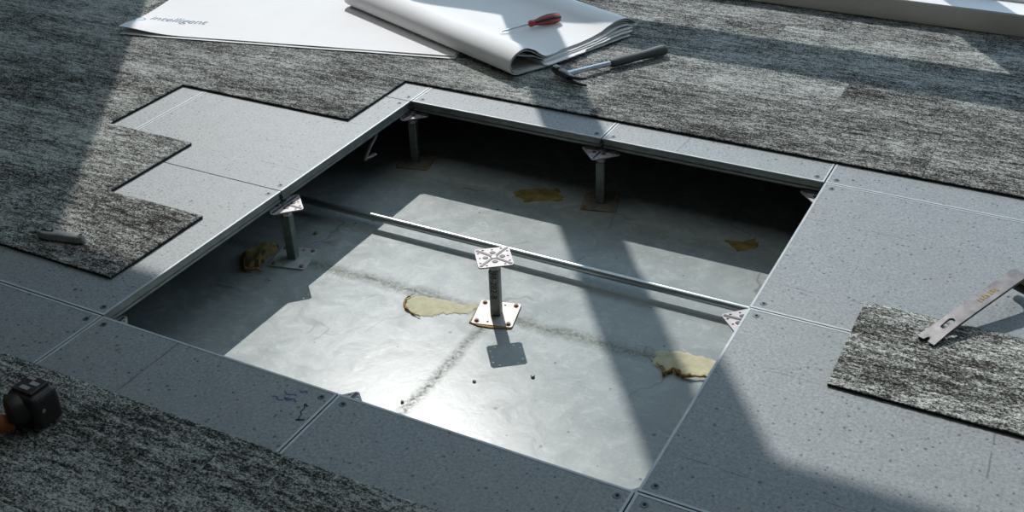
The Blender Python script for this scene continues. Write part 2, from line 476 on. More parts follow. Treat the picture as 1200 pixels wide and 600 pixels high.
# pen marks on the front panel (local coordinates of that panel)
pn = PANELS[(0, -1)]
bm = bmesh.new()
for k, (x, y) in enumerate(((0.206, 0.242), (0.225, 0.247), (0.219, 0.262), (0.240, 0.279), (0.232, 0.250))):
    pts = [(x + 0.006 * (i - 1.5) * (1 if k % 2 else 1.5), y + 0.004 * math.sin(i * 2.1 + k)) for i in range(4)]
    stroke(bm, pts, 0.0030, 0.0359)
o = obj('pen_mark', bm, M_BLUEPEN, pn); o['label'] = 'blue pen scribble'
bm = bmesh.new()
stroke(bm, [(0.266, 0.247), (0.272, 0.238), (0.271, 0.228), (0.278, 0.222), (0.279, 0.212), (0.284, 0.206)], 0.0022, 0.0359)
stroke(bm, [(0.264, 0.250), (0.274, 0.246)], 0.0045, 0.0359); stroke(bm, [(0.277, 0.205), (0.292, 0.212)], 0.0045, 0.0359)
o = obj('crack_mark', bm, M_BLACKPEN, pn); o['label'] = 'black crooked crack mark'

# ------------------------------------------------------------------ pedestals
def make_pedestal():
    t = thing('pedestal', (0, 0, -DEPTH))
    hb = 0.05
    c = 0.004
    ol = [(-hb + c, -hb), (hb - c, -hb), (hb, -hb + c), (hb, hb - c), (hb - c, hb), (-hb + c, hb), (-hb, hb - c), (-hb, -hb + c)]
    RB = (0, 0, math.radians(14))
    bp = obj('base_plate', plate_with_holes(ol, [(0.012, 0.038, 0.003), (-0.012, -0.038, 0.003)], 0.0003, 0.0045), M_PLATE, t, rot=RB)
    for k, (sx, sy) in enumerate(((-1, 1), (-1, -1), (1, -1), (1, 1))):
        bm = bmesh.new()
        cyl(bm, (sx * 0.039, sy * 0.039, 0.0053), 0.0062, 0.0016, 14); cyl(bm, (sx * 0.039, sy * 0.039, 0.0075), 0.0042, 0.004, 6)
        obj('anchor_bolt', bm, M_RUST, bp)
    bm = bmesh.new()
    s = 0.0125
    box(bm, (0, 0, 0.0680), (2 * s, 2 * s, 0.128))
    tu = obj('tube', bm, M_TUBE, t, rot=RB, bevel=0.003)
    bm = bmesh.new(); cyl(bm, (0, 0, 0.1365), 0.0135, 0.009, 6); cyl(bm, (0, 0, 0.1415), 0.0105, 0.003, 16)
    obj('levelling_nut', bm, M_GALV, t, bevel=0.001)
    bm = bmesh.new()
    n = 9
    sweep(bm, [(0, 0, 0.138 + 0.00275 * i) for i in range(n)], [0.0078 if i % 2 else 0.0068 for i in range(n)], 14)
    obj('threaded_rod', bm, M_BOLT, t)
    # head: square plate turned on its diagonal, ribs in a cross, four screws
    hh = 0.0415; c = 0.005
    ol = [(-hh + c, -hh), (hh - c, -hh), (hh, -hh + c), (hh, hh - c), (hh - c, hh), (-hh + c, hh), (-hh, hh - c), (-hh, -hh + c)]
    holes = []
    for sx in (-1, 1):
        for sy in (-1, 1):
            holes += [(sx * 0.0345, sy * 0.0215, 0.0030), (sx * 0.0215, sy * 0.0345, 0.0030)]
    holes += [(0.033, 0, 0.0027), (-0.033, 0, 0.0027), (0, 0.033, 0.0027)]
    hp = obj('head_plate', plate_with_holes(ol, holes, 0.1598, 0.1632), M_GALV, t, rot=(0, 0, math.radians(45)))
    for a in (45, 135):
        bm = bmesh.new()
        M = Matrix.Rotation(math.radians(a), 4, 'Z')
        prism(bm, [(-0.052, -0.0034), (0, -0.0040), (0.052, -0.0034), (0.052, 0.0034), (0, 0.0040), (-0.052, 0.0034)], 0.1632, 0.1641 + 0.0002 * (a > 90), M, 0.0008)
        obj('stamped_rib', bm, M_BOLT, hp)
    bm = bmesh.new(); cyl(bm, (0, 0, 0.1640), 0.0090, 0.0014, 18, 0.006)
    obj('hub', bm, M_TUBE, hp)
    for sx, sy in ((1, 0), (-1, 0), (0, 1), (0, -1)):
        bm = bmesh.new(); cyl(bm, (sx * 0.020, sy * 0.020, 0.1638), 0.0072, 0.0012, 8, 0.0060)
        obj('screw_boss', bm, M_BOLT, hp)
    return t
ped0 = make_pedestal()
PD = [
 ((1, 1), 'free standing square tube pedestal in the middle of the opening, no panel on its head'),
 ((0, 1), 'pedestal under the middle of the left panel edge, beside a lump of yellow foam'),
 ((1, 2), 'pedestal under the joint in the middle of the far panel edge'),
 ((0, 2), 'thin looking pedestal in the shade under the far left corner of the opening'),
 ((2, 2), 'pedestal head peeking out under the far right corner of the opening'),
 ((2, 1), 'bright triangular pedestal head showing at the right panel edge by the conduit end'),
 ((1, 0), 'pedestal head tip showing at the near panel edge over the sunlit slab'),
 ((0, 0), 'pedestal head tip showing at the near left corner of the opening'),
 ((2, 0), 'pedestal head tip showing at the near right corner of the opening'),
]
peds = {}
for k, (c, lab) in enumerate(PD):
    o = ped0 if k == 0 else dup(ped0)
    o.location = (c[0] * P, c[1] * P, -DEPTH)
    tag(o, lab, 'pedestal', 'raised floor pedestals')
    peds[c] = o
peds[(0, 1)].location.x = 0.004
peds[(1, 1)].rotation_euler.z = 0
for ch in peds[(1, 1)].children:
    if ch.name.startswith('head_plate'): ch.rotation_euler.z = math.radians(45 - 8)
for c in ((1, 2), (0, 2), (2, 2), (1, 0)):
    peds[c].rotation_euler.z = 0
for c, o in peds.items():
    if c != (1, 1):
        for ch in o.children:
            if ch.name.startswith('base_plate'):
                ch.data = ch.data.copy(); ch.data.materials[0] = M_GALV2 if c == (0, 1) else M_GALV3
# stamped number and glue squeeze-out on the middle pedestal only
bm = text_mesh('98-282-8', 0.021, 0.0003, 1.0)
tubes = [ch for ch in peds[(1, 1)].children if ch.name.startswith('tube')]
o = obj('stamped_number', bm, M_BLACKPEN, tubes[0], loc=(-0.0075, -0.0127, 0.130), rot=(PI / 2, PI / 2, 0))
o['label'] = 'black stamped number running down the tube'
bm = bmesh.new()
prism(bm, [(-0.056, -0.046), (-0.030, -0.056), (0.0, -0.058), (0.03, -0.0545), (0.049, -0.051), (0.03, -0.0485), (-0.047, -0.0485), (-0.0495, -0.02), (-0.0505, 0.01), (-0.053, 0.0), (-0.054, -0.03)], 0.0002, 0.0032)
bpl = [ch for ch in peds[(1, 1)].children if ch.name.startswith('base_plate')][0]
o = obj('glue_rim', bm, M_GLUEEDGE, bpl); o['label'] = 'brown glue squeezed out under the plate'

# ------------------------------------------------------------------ conduit
t = thing('conduit', (0.6, 0.842, -DEPTH), 0, 'long round zinc conduit lying across the opening behind the middle pedestal', 'pipe')
bm = bmesh.new(); sweep(bm, [(-0.95 + 0.19 * i, 0.0, 0.030) for i in range(11)], 0.0105, 20)
obj('tube', bm, M_CONDUIT, t, smooth=True, loc=(0, 0, 0))
for x in (-0.78, 0.80):
    bm = bmesh.new(); box(bm, (x, 0, 0.0098), (0.03, 0.05, 0.0192)); obj('saddle', bm, M_GALV, t, bevel=0.002)

# bent strap under the left panel
t = thing('metal_strap', (-0.04, 1.06, -0.115), 0, 'thin bent metal strap hanging in the dark under the left panel edge', 'strap')
bm = bmesh.new(); sweep(bm, [(0, 0.06, 0.079), (0, 0.03, 0.065), (0, 0.018, 0.050), (0, -0.005, 0.037), (0, -0.03, 0.018), (0, -0.04, 0.004)], [(0.006, 0.003)] * 6, 8)
obj('strap_arm', bm, M_GALV, t)
bm = bmesh.new(); sweep(bm, [(0, -0.035, 0.010), (0, -0.01, 0.004), (0, 0.012, 0.002)], [(0.007, 0.003)] * 3, 8)
obj('strap_foot', bm, M_GALV, t)

# ------------------------------------------------------------------ dried glue patches on the slab
def blob(poly, n=5, jit=0.003, seed=0):
    rnd = random.Random(seed)
    out = []
    for i in range(len(poly)):
        a = Vector(poly[i] + (0,)) if len(poly[i]) == 2 else Vector(poly[i]); b = Vector(tuple(poly[(i + 1) % len(poly)]) + (0,))
        for k in range(n):
            q = a.lerp(b, k / n)
            out.append((q.x + rnd.uniform(-jit, jit), q.y + rnd.uniform(-jit, jit)))
    return out
def glue(name, poly, h, label, mat, seed, rimpts=None, rimr=0.004):
    cx = sum(p[0] for p in poly) / len(poly); cy = sum(p[1] for p in poly) / len(poly)
    t = thing(name, (cx, cy, -DEPTH), 0, label, 'glue', 'dried glue remains on the slab')
    loc = [(x - cx, y - cy) for x, y in poly]
    bm = bmesh.new()
    ol = blob(loc, 6, 0.0045 if h > 0.003 or mat is M_GLUEPALE else 0.009, seed)
    n = len(ol); rings = []
    for s, z in ((1.0, 0.0003), (0.97, h * 0.7), (0.80, h), (0.5, h * 0.9), (0.2, h)):
        rings.append([bm.verts.new((x * s, y * s, z + (noise.noise(Vector((x * s * 40 + seed, y * s * 40, 0))) * h * 0.5 if z > h * 0.8 else 0))) for x, y in ol])
    for a, b in zip(rings, rings[1:]):
        for k in range(n): bm.faces.new((a[k], a[(k + 1) % n], b[(k + 1) % n], b[k]))
    bm.faces.new(rings[-1]); bm.faces.new(rings[0][::-1])
    obj('glue_film', bm, mat, t, smooth=True)
    if rimpts:
        bm = bmesh.new()
        rnd = random.Random(seed + 5)
        pts = []
        rp = [(x - cx, y - cy) for x, y in rimpts]
        for a, b in zip(rp, rp[1:]):
            for k in range(4):
                q = Vector(a + (0,)).lerp(Vector(b + (0,)), k / 4)
                pts.append((q.x, q.y, rimr * 0.8 + rnd.uniform(0, rimr)))
        pts.append((rp[-1][0], rp[-1][1], rimr * 0.8))
        m_ = len(pts)
        sweep(bm, pts, [max(0.0008, rimr * rnd.uniform(0.5, 1.2) * (0.3 + 0.7 * math.sin(PI * (i + 0.3) / (m_ - 0.4)))) for i in range(m_)], 6)
        o = obj('torn_rim', bm, M_GLUEEDGE, t, smooth=True); o['label'] = 'brown torn glue rim'
    return t
glue('glue_patch', [(0.378, 0.57), (0.385, 0.596), (0.44, 0.612), (0.529, 0.606), (0.548, 0.63), (0.545, 0.585), (0.505, 0.565), (0.487, 0.556), (0.472, 0.536), (0.444, 0.524), (0.41, 0.532)], 0.0012,
     'pale yellow glue patch on sunlit slab left of the middle pedestal', M_GLUEPALE, 3, [(0.385, 0.598), (0.376, 0.575), (0.384, 0.552), (0.40, 0.536), (0.425, 0.525), (0.45, 0.520)], 0.0035)
glue('glue_patch', [(1.021, 0.594), (1.009, 0.635), (1.066, 0.662), (1.13, 0.66), (1.20, 0.64), (1.19, 0.60), (1.139, 0.592), (1.096, 0.578), (1.060, 0.572)], 0.0022,
     'yellow glue patch with curled brown edge at the right panel edge', M_GLUEPALE, 4, [(1.03, 0.588), (1.052, 0.578), (1.058, 0.560), (1.072, 0.585), (1.10, 0.570), (1.118, 0.575), (1.15, 0.590), (1.19, 0.598)], 0.0055)
glue('glue_patch', [(-0.125, 0.56), (-0.118, 0.620), (-0.080, 0.648), (-0.062, 0.625), (-0.056, 0.575), (-0.056, 0.535), (-0.070, 0.508)], 0.016,
     'thick lump of yellow foam glue in the shade by the left pedestal', M_GLUE, 5, [(-0.12, 0.585), (-0.10, 0.54), (-0.07, 0.508), (-0.03, 0.520)], 0.006)
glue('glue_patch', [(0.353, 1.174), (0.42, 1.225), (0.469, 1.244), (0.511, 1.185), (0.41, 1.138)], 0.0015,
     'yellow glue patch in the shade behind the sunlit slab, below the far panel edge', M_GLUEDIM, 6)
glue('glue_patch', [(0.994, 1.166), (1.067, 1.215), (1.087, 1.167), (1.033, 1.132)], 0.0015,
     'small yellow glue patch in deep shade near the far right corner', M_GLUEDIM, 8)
# loose crumbs of old mortar
for k, (x, y, r, lab) in enumerate(((0.80, 0.43, 0.005, 'dark crumb on sunlit slab right of the pedestal shadow'), (0.585, 0.23, 0.004, 'small crumb on bright slab near the front panel edge'), (0.69, 0.36, 0.004, 'small dark crumb just below the pedestal head shadow'), (-0.02, 0.74, 0.006, 'pale crumb in the shade under the left panel'))):
    bm = bmesh.new(); bmesh.ops.create_icosphere(bm, subdivisions=2, radius=r)
    for v in bm.verts: v.co *= 1 + 0.35 * noise.noise(v.co * 300 + Vector((k * 7, 0, 0)))
    for v in bm.verts: v.co.z *= 0.6
    mn = min(v.co.z for v in bm.verts)
    o = obj('crumb', bm, M_TUBE if k < 3 else M_GLUE, None, (x, y, -DEPTH - mn))
    tag(o, lab, 'debris', 'crumbs on the slab')

# ------------------------------------------------------------------ carpet planks
TH = 0.0075
LXP, LYP = 0.915 - 0.0006, 0.305 - 0.0006
def make_plank():
    t = thing('carpet_plank', (0, 0, 0))
    bm = bmesh.new()
    nx, ny = 228, 76
    grid = []
    for i in range(nx + 1):
        colv = []
        for j in range(ny + 1):
            x = -LXP / 2 + LXP * i / nx; y = -LYP / 2 + LYP * j / ny
            e = 0.0003
            if i in (0, nx): x += random.uniform(-e, e)
            if j in (0, ny): y += random.uniform(-e, e)
            edge = min(i, nx - i, j, ny - j)
            z = TH + noise.noise(Vector((x * 220, y * 220, 1.7))) * 0.0008 + random.uniform(-0.0005, 0.0005)
            if edge == 0: z = TH - 0.0008 + random.uniform(-0.0007, 0.0007)
            colv.append(bm.verts.new((x, y, z)))
        grid.append(colv)
    for i in range(nx):
        for j in range(ny):
            bm.faces.new((grid[i][j], grid[i + 1][j], grid[i + 1][j + 1], grid[i][j + 1]))
    # skirt down to the backing
    rim = [grid[i][0] for i in range(nx)] + [grid[nx][j] for j in range(ny)] + [grid[i][ny] for i in range(nx, 0, -1)] + [grid[0][j] for j in range(ny, 0, -1)]
    low = [bm.verts.new((v.co.x, v.co.y, 0.0048)) for v in rim]
    for k in range(len(rim)):
        bm.faces.new((rim[k], low[k], low[(k + 1) % len(rim)], rim[(k + 1) % len(rim)]))
    obj('pile', bm, M_CARPET, t, smooth=True, angle=75)
    bm = bmesh.new(); box(bm, (0, 0, 0.0025), (LXP - 0.0004, LYP - 0.0004, 0.0048))
    obj('backing', bm, M_BACK, t)
    return t
rows = {}
def start(r): return -0.09 - 0.305 * r
ORD = ['first', 'second', 'third', 'fourth', 'fifth', 'sixth']
plist = []
for r, ks, in ((0, (-1,)), (1, (-1,)), (2, (-1,)), (3, (-1, -2)), ):
    for k in ks: plist.append((r, start(r) + 0.915 * k + (0.0 if r < 3 else 0.915), None))
LBL = {(0, 0): 'carpet plank left of the opening nearest the camera, with the utility knife lying on it',
       (1, 0): 'carpet plank stepping back beside the notch, second left of the opening',
       (2, 0): 'carpet plank left of the opening half in dark shade, ending at the deepest notch'}
planks = []
for r in (0, 1, 2):
    planks.append((r, start(r) - 0.915, LBL[(r, 0)]))
planks.append((3, -1.005, 'sunlit carpet plank behind the notch, its near end beside the far left panels'))
planks.append((3, -1.92, 'dark shaded carpet plank at the left edge, level with the far side of the notch'))
rowname = {4: 'first row behind the opening', 5: 'second row behind it', 6: 'third row behind it', 7: 'last row by the ledge', -2: 'row in front of the opening', -3: 'row at the bottom edge'}
rowx = {4: (-2.2, 1.8), 5: (-2.1, 1.8), 6: (-1.4, 1.9), 7: (-1.0, 1.9), -2: (-0.35, 1.3), -3: (-0.1, 0.9)}
for r in (4, 5, 6, 7, -2, -3):
    s = start(r)
    xs = [s + 0.915 * k for k in range(-8, 9)]
    xs = [x for x in xs if x + 0.915 > rowx[r][0] and x < rowx[r][1]]
    for k, x in enumerate(xs):
        planks.append((r, x, 'grey streaked carpet plank, %s from the left in the %s' % (ORD[k], rowname[r])))
planks.append((1, 1.435, 'loose carpet plank alone on the right floor panels, under the pry bar'))
pl0 = make_plank()
for k, (r, x, lab) in enumerate(planks):
    o = pl0 if k == 0 else dup(pl0)
    o.location = (x + 0.4575, 0.113 + 0.305 * r + 0.1525, 0.0)
    tag(o, lab, 'carpet plank', 'streaked carpet planks')
    if lab.startswith('loose'):              # this plank's pile is coloured lighter
        for ch in o.children: ch.color = (1.3, 1.32, 1.32, 1.0)

# ------------------------------------------------------------------ drawings
E1 = Vector((0.9744, 0.2249, 0)); E2 = Vector((-0.2249, 0.9744, 0))
ANG = math.atan2(E1.y, E1.x)
def sheet(name, org, w, h, z0, thick, curl, label, seed):
    """one large sheet; curl lifts its left corner"""
    bm = bmesh.new(); nx, ny = 60, 40
    def zf(u, v):
        d = math.hypot(u, v)
        z = z0 + curl * math.exp(-(d / 0.11) ** 2)
        z += 0.0005 * (1 + noise.noise(Vector((u * 4, v * 4, seed))))
        z += 0.0006 * (1 + noise.noise(Vector((u * 5, 4.0, seed)))) * math.exp(-v / 0.05)
        return z
    top = [[bm.verts.new((w * i / nx, h * j / ny, zf(w * i / nx, h * j / ny) + thick)) for j in range(ny + 1)] for i in range(nx + 1)]
    bot = [[bm.verts.new((w * i / nx, h * j / ny, zf(w * i / nx, h * j / ny))) for j in range(ny + 1)] for i in range(nx + 1)]
    for i in range(nx):
        for j in range(ny):
            bm.faces.new((top[i][j], top[i + 1][j], top[i + 1][j + 1], top[i][j + 1]))
            bm.faces.new((bot[i][j], bot[i][j + 1], bot[i + 1][j + 1], bot[i + 1][j]))
    for i in range(nx):
        bm.faces.new((top[i][0], bot[i][0], bot[i + 1][0], top[i + 1][0])); bm.faces.new((top[i][ny], top[i + 1][ny], bot[i + 1][ny], bot[i][ny]))
    for j in range(ny):
        bm.faces.new((top[0][j], top[0][j + 1], bot[0][j + 1], bot[0][j])); bm.faces.new((top[nx][j], bot[nx][j], bot[nx][j + 1], top[nx][j + 1]))
    o = obj(name, bm, M_PAPER, None, (org[0], org[1], TH + 0.0012), (0, 0, ANG), smooth=True)
    tag(o, label, 'drawing sheet')
    return o, zf
sheet('drawing_sheet', (-1.196, 1.268), 1.19, 0.841, 0.0, 0.0012, 0.002, 'lower white drawing sheet, its edge peeking out on the carpet below the printed sheet', 2.0)
shA, zfA = sheet('drawing_sheet', (-1.203, 1.279), 1.188, 0.838, 0.0040, 0.0007, 0.020, 'large white printed drawing sheet with blue lettering, left corner curling up', 5.0)
# printed lettering on the sheet; follows the surface
def drape(bm, u0, v0):
    for v in bm.verts:
        v.co.x += u0; v.co.y += v0
        v.co.z = zfA(v.co.x, v.co.y) + 0.0007 + 0.0006
bm = text_mesh('intelligent', 0.056, 0.0, 1.0, 0.1)
w_ = max(v.co.x for v in bm.verts)
for v in bm.verts: v.co.x *= 0.214 / w_
bmesh.ops.triangulate(bm, faces=bm.faces[:])
bmesh.ops.subdivide_edges(bm, edges=[e for e in bm.edges if e.calc_length() > 0.02], cuts=2)
drape(bm, 0.043, 0.118)
o = obj('printed_word', bm, M_LOGO, shA)
o['label'] = 'blue grey printed word on the sheet'
bm = bmesh.new()
for (cx, cy, r0, r1, a0, a1) in ((0.0, 0.0, 0.015, 0.024, 60, 270), (0.006, 0.0, 0.009, 0.016, 230, 440)):
    pr = None
    for k in range(17):
        a = math.radians(a0 + (a1 - a0) * k / 16); q = math.sin(PI * k / 16)
        rm = (r0 + r1) / 2; hw = (r1 - r0) / 2 * (0.25 + 0.75 * q)
        A = bm.verts.new((cx + (rm - hw) * math.cos(a), cy + (rm - hw) * math.sin(a), 0)); B = bm.verts.new((cx + (rm + hw) * math.cos(a), cy + (rm + hw) * math.sin(a), 0))
        if pr: bm.faces.new((pr[0], pr[1], B, A))
        pr = (A, B)
drape(bm, 0.015, 0.108)
o = obj('printed_swirl', bm, M_LOGO2, shA); o['label'] = 'cyan swirl mark printed on the sheet'

# folded bundle of drawings: profile (b, z) in the cut end, swept along the fold axis
AX = Vector((0.9306, -0.3661, 0)); BX = Vector((0.3661, 0.9306, 0))
BANG = math.atan2(AX.y, AX.x)
def smooth_path(pts, n=6):
    out = []
    for i in range(len(pts) - 1):
        p0 = pts[max(i - 1, 0)]; p1 = pts[i]; p2 = pts[i + 1]; p3 = pts[min(i + 2, len(pts) - 1)]
        for k in range(n):
            t = k / n
            out.append(tuple(0.5 * (2 * b + (c - a) * t + (2 * a - 5 * b + 4 * c - d) * t * t + (3 * b - a - 3 * c + d) * t ** 3) for a, b, c, d in zip(p0, p1, p2, p3)))
    out.append(pts[-1])
    return out
def endoff(b, z):
    if z < 0.008: return 0.012 * min(1.0, max(0.0, (b - 0.02) / 0.1))
    f = min(1.0, max(0.0, (b - 0.10) / 0.14))
    return -0.020 * f * f * (3 - 2 * f) * min(1.0, max(0.0, (z - 0.008) / 0.022))
def ribbon(prof, th, a0, a1, seed, taper=0.0):
    """sheet stack of thickness th following the profile, from a0 to a1 along the fold"""
    def zmap(b, z):
        lo = z * 0.80
        hi = z * 0.60 if z < 0.038 else 0.0228 + (z - 0.038) * 0.87
        f = min(1, max(0, (b - 0.09) / 0.05)); f = f * f * (3 - 2 * f)
        return lo + (hi - lo) * f
    pr = [(b, zmap(b, z)) for b, z in smooth_path(prof)]
    nn = []
    for i in range(len(pr)):
        p = pr[max(i - 1, 0)]; q = pr[min(i + 1, len(pr) - 1)]
        d = Vector((q[0] - p[0], q[1] - p[1])).normalized(); nn.append((-d.y, d.x))
    bm = bmesh.new(); na = 24; R = []
    for i in range(na + 1):
        a = a0 + (a1 - a0) * i / na
        row = []
        for side in (0, 1):
            for (b, z), n in zip(pr, nn):
                e = a
                w = noise.noise(Vector((a * 3, b * 7, seed)))
                z2 = z * (1 + 0.10 * w * (1 - i / na)) * (1 + taper * (1 - i / na))
                e += (a - a0) / (a1 - a0) * endoff(b, z)
                jag = 0.004 * noise.noise(Vector((b * 25, seed * 3, 0))) if i in (0, na) else 0
                row.append(bm.verts.new((e + jag, b + n[0] * th * (side - 0.5), max(z2, 0.0012) + n[1] * th * (side - 0.5))))
        R.append(row)
    m = len(pr)
    for A, B in zip(R, R[1:]):
        for k in range(m - 1):
            bm.faces.new((A[k], A[k + 1], B[k + 1], B[k])); bm.faces.new((A[m + k], B[m + k], B[m + k + 1], A[m + k + 1]))
        bm.faces.new((A[0], B[0], B[m], A[m])); bm.faces.new((A[m - 1], A[2 * m - 1], B[2 * m - 1], B[m - 1]))
    for A in (R[0], R[-1]):
        for k in range(m - 1): bm.faces.new((A[k], A[m + k], A[m + k + 1], A[k + 1]))
    return bm
t = thing('drawing_bundle', (0.203, 1.470, TH + 0.0072), BANG, 'thick folded bundle of white drawings with a rounded front fold, screwdriver lying on top', 'drawing bundle')
outer = [(0.50, 0.004), (0.35, 0.003), (0.20, 0.002), (0.08, 0.002), (0.022, 0.003), (0.002, 0.014), (-0.008, 0.040), (0.000, 0.068), (0.024, 0.088), (0.058, 0.093), (0.090, 0.078), (0.118, 0.056), (0.147, 0.042), (0.18, 0.038), (0.23, 0.039), (0.30, 0.040), (0.36, 0.044), (0.405, 0.052), (0.450, 0.067), (0.498, 0.071), (0.535, 0.056), (0.555, 0.040), (0.543, 0.031)]
obj('outer_sheets', ribbon(outer, 0.0022, -0.90, 0.0, 1.0), M_PAPER, t, smooth=True, angle=60)
inner = [(0.49, 0.0075), (0.35, 0.0062), (0.20, 0.005), (0.09, 0.005), (0.028, 0.007), (0.009, 0.018), (-0.001, 0.040), (0.006, 0.062), (0.027, 0.080), (0.056, 0.0845), (0.085, 0.071), (0.113, 0.050), (0.145, 0.036), (0.18, 0.033), (0.24, 0.034), (0.30, 0.035), (0.36, 0.0385), (0.41, 0.047), (0.452, 0.061), (0.497, 0.064), (0.528, 0.052)]
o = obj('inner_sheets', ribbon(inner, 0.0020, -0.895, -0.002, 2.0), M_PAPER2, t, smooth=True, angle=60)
o['label'] = 'greyish inner sheets of the fold'
for k, (pr, th) in enumerate((
    ([(0.030, 0.0745), (0.06, 0.062), (0.10, 0.047), (0.14, 0.0305), (0.2, 0.029), (0.30, 0.0305), (0.38, 0.037), (0.44, 0.050), (0.49, 0.056), (0.52, 0.046)], 0.0014),
    ([(0.13, 0.025), (0.2, 0.0245), (0.30, 0.026), (0.38, 0.032), (0.44, 0.042), (0.50, 0.045), (0.53, 0.036)], 0.0026),
    ([(0.12, 0.019), (0.2, 0.0185), (0.30, 0.0195), (0.38, 0.025), (0.45, 0.032), (0.525, 0.031)], 0.0030),
    ([(0.12, 0.0125), (0.2, 0.0125), (0.30, 0.0135), (0.38, 0.018), (0.45, 0.022), (0.512, 0.021)], 0.0030))):
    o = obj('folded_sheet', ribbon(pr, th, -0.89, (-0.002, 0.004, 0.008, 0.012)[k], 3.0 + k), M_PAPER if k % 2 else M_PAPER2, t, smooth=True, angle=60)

# ------------------------------------------------------------------ screwdriver on the bundle
TOPZ = TH + 0.0072 + 0.0265
a = Vector((0.028, 1.721, 0)); b = Vector((0.168, 1.884, 0))
d = (b - a); ang = math.atan2(d.y, d.x)
t = thing('screwdriver', (a.x, a.y, TOPZ), ang, 'red and black handled screwdriver lying on the white drawing bundle', 'screwdriver')
Ls = d.length
bm = bmesh.new(); sweep(bm, [(0.0, 0, 0.0035), (0.006, 0, 0.004), (0.012, 0, 0.0055), (Ls * 0.5, 0, 0.0125), (Ls * 0.56, 0, 0.0138)], [(0.0035, 0.0008), (0.0036, 0.0014), 0.0029, 0.0029, 0.0029], 12)
obj('shaft', bm, M_CHROME, t, smooth=True)
h0 = Ls * 0.47
t.rotation_euler = (0, -0.022, ang)
hp = [(0.0, 0.0085), (0.005, 0.0108), (0.012, 0.0112), (0.019, 0.0085), (0.027, 0.0088), (0.045, 0.0128), (0.07, 0.0155), (0.09, 0.0150), (0.104, 0.0125), (0.111, 0.0085), (0.113, 0.004)]
bm = bmesh.new(); sweep(bm, [(h0 + s, 0, 0.0125 + 0.0033 * min(1, s / 0.07)) for s, r in hp], [r for s, r in hp], 20)
obj('handle', bm, M_RED, t, smooth=True)
for k in range(4):
    aa = PI / 4 + k * PI / 2 + 0.35
    bm = bmesh.new()
    pts = []; rr = []
    for s, r in hp[3:10]:
        zc = 0.0125 + 0.0033 * min(1, s / 0.07)
        pts.append((h0 + s, math.cos(aa) * (r * 0.80), zc + math.sin(aa) * (r * 0.80))); rr.append(max(0.0015, r * 0.36))
    sweep(bm, pts, rr, 8)
    o = obj('grip_insert', bm, M_BLACK, t, smooth=True); o['label'] = 'black rubber grip strip'

# ------------------------------------------------------------------ hammer
a = Vector((0.352, 1.525, 0)); b = Vector((0.557, 1.838, 0))
d = b - a; ang = math.atan2(d.y, d.x); LH = d.length
t = thing('claw_hammer', (a.x, a.y, TH + 0.0012), ang, 'claw hammer with chrome shaft and black rubber grip lying beside the drawing bundle', 'hammer')
bm = bmesh.new(); sweep(bm, [(0.0, 0, 0.018), (0.04, 0, 0.018), (0.10, 0, 0.018), (0.16, 0, 0.0175), (0.20, 0, 0.017)], [(0.0115, 0.009), (0.0085, 0.008), (0.0078, 0.0078), (0.0082, 0.008), (0.009, 0.009)], 16)
obj('shaft', bm, M_CHROME, t, smooth=True)
bm = bmesh.new()
gp = []; gr = []
for i in range(41):
    s = i / 40
    gp.append((0.165 + (LH - 0.165) * s, 0, 0.0172 + 0.002 * s))
    r = 0.0125 + 0.003 * s + 0.0012 * math.sin(s * 9) + (0.0006 if i % 2 else 0)
    if i == 0: r = 0.0102
    if i == 40: r = 0.009
    if i == 39: r = 0.0145
    gr.append((r * 1.12, r))
sweep(bm, gp, gr, 18)
obj('grip', bm, M_RUBBER, t, smooth=True)
# head lies across the shaft: face on one side, curved split claw on the other (local y)
hd = bpy.data.objects.new('head', None)
bm = bmesh.new()
sweep(bm, [(0.0, -0.030, 0.0185), (0.0, -0.012, 0.019), (0.0, 0.014, 0.019), (0.0, 0.026, 0.0185), (0.0, 0.030, 0.0185), (0.0, 0.046, 0.0185), (0.0, 0.050, 0.0185)],
      [(0.011, 0.011), (0.014, 0.0135), (0.014, 0.0135), (0.010, 0.010), (0.0145, 0.0145), (0.0150, 0.0150), (0.0135, 0.0135)], 18)
head = obj('head', bm, M_DARKSTEEL, t, smooth=True)
for s in (-1, 1):
    bm = bmesh.new()
    sweep(bm, [(0.0, -0.026, 0.0185 + s * 0.005), (0.003, -0.050, 0.0185 + s * 0.007), (0.012, -0.072, 0.0185 + s * 0.009), (0.026, -0.086, 0.0185 + s * 0.011)], [(0.010, 0.0060), (0.008, 0.0058), (0.005, 0.005), (0.002, 0.004)], 10)
    obj('claw', bm, M_DARKSTEEL, head, smooth=True)
bm = bmesh.new(); cyl(bm, (0, 0, 0), 0.0138, 0.0015, 18, None, Matrix.Translation((0, 0.0507, 0.0185)) @ Matrix.Rotation(PI / 2, 4, 'X'))
o = obj('striking_face', bm, M_CHROME, head)

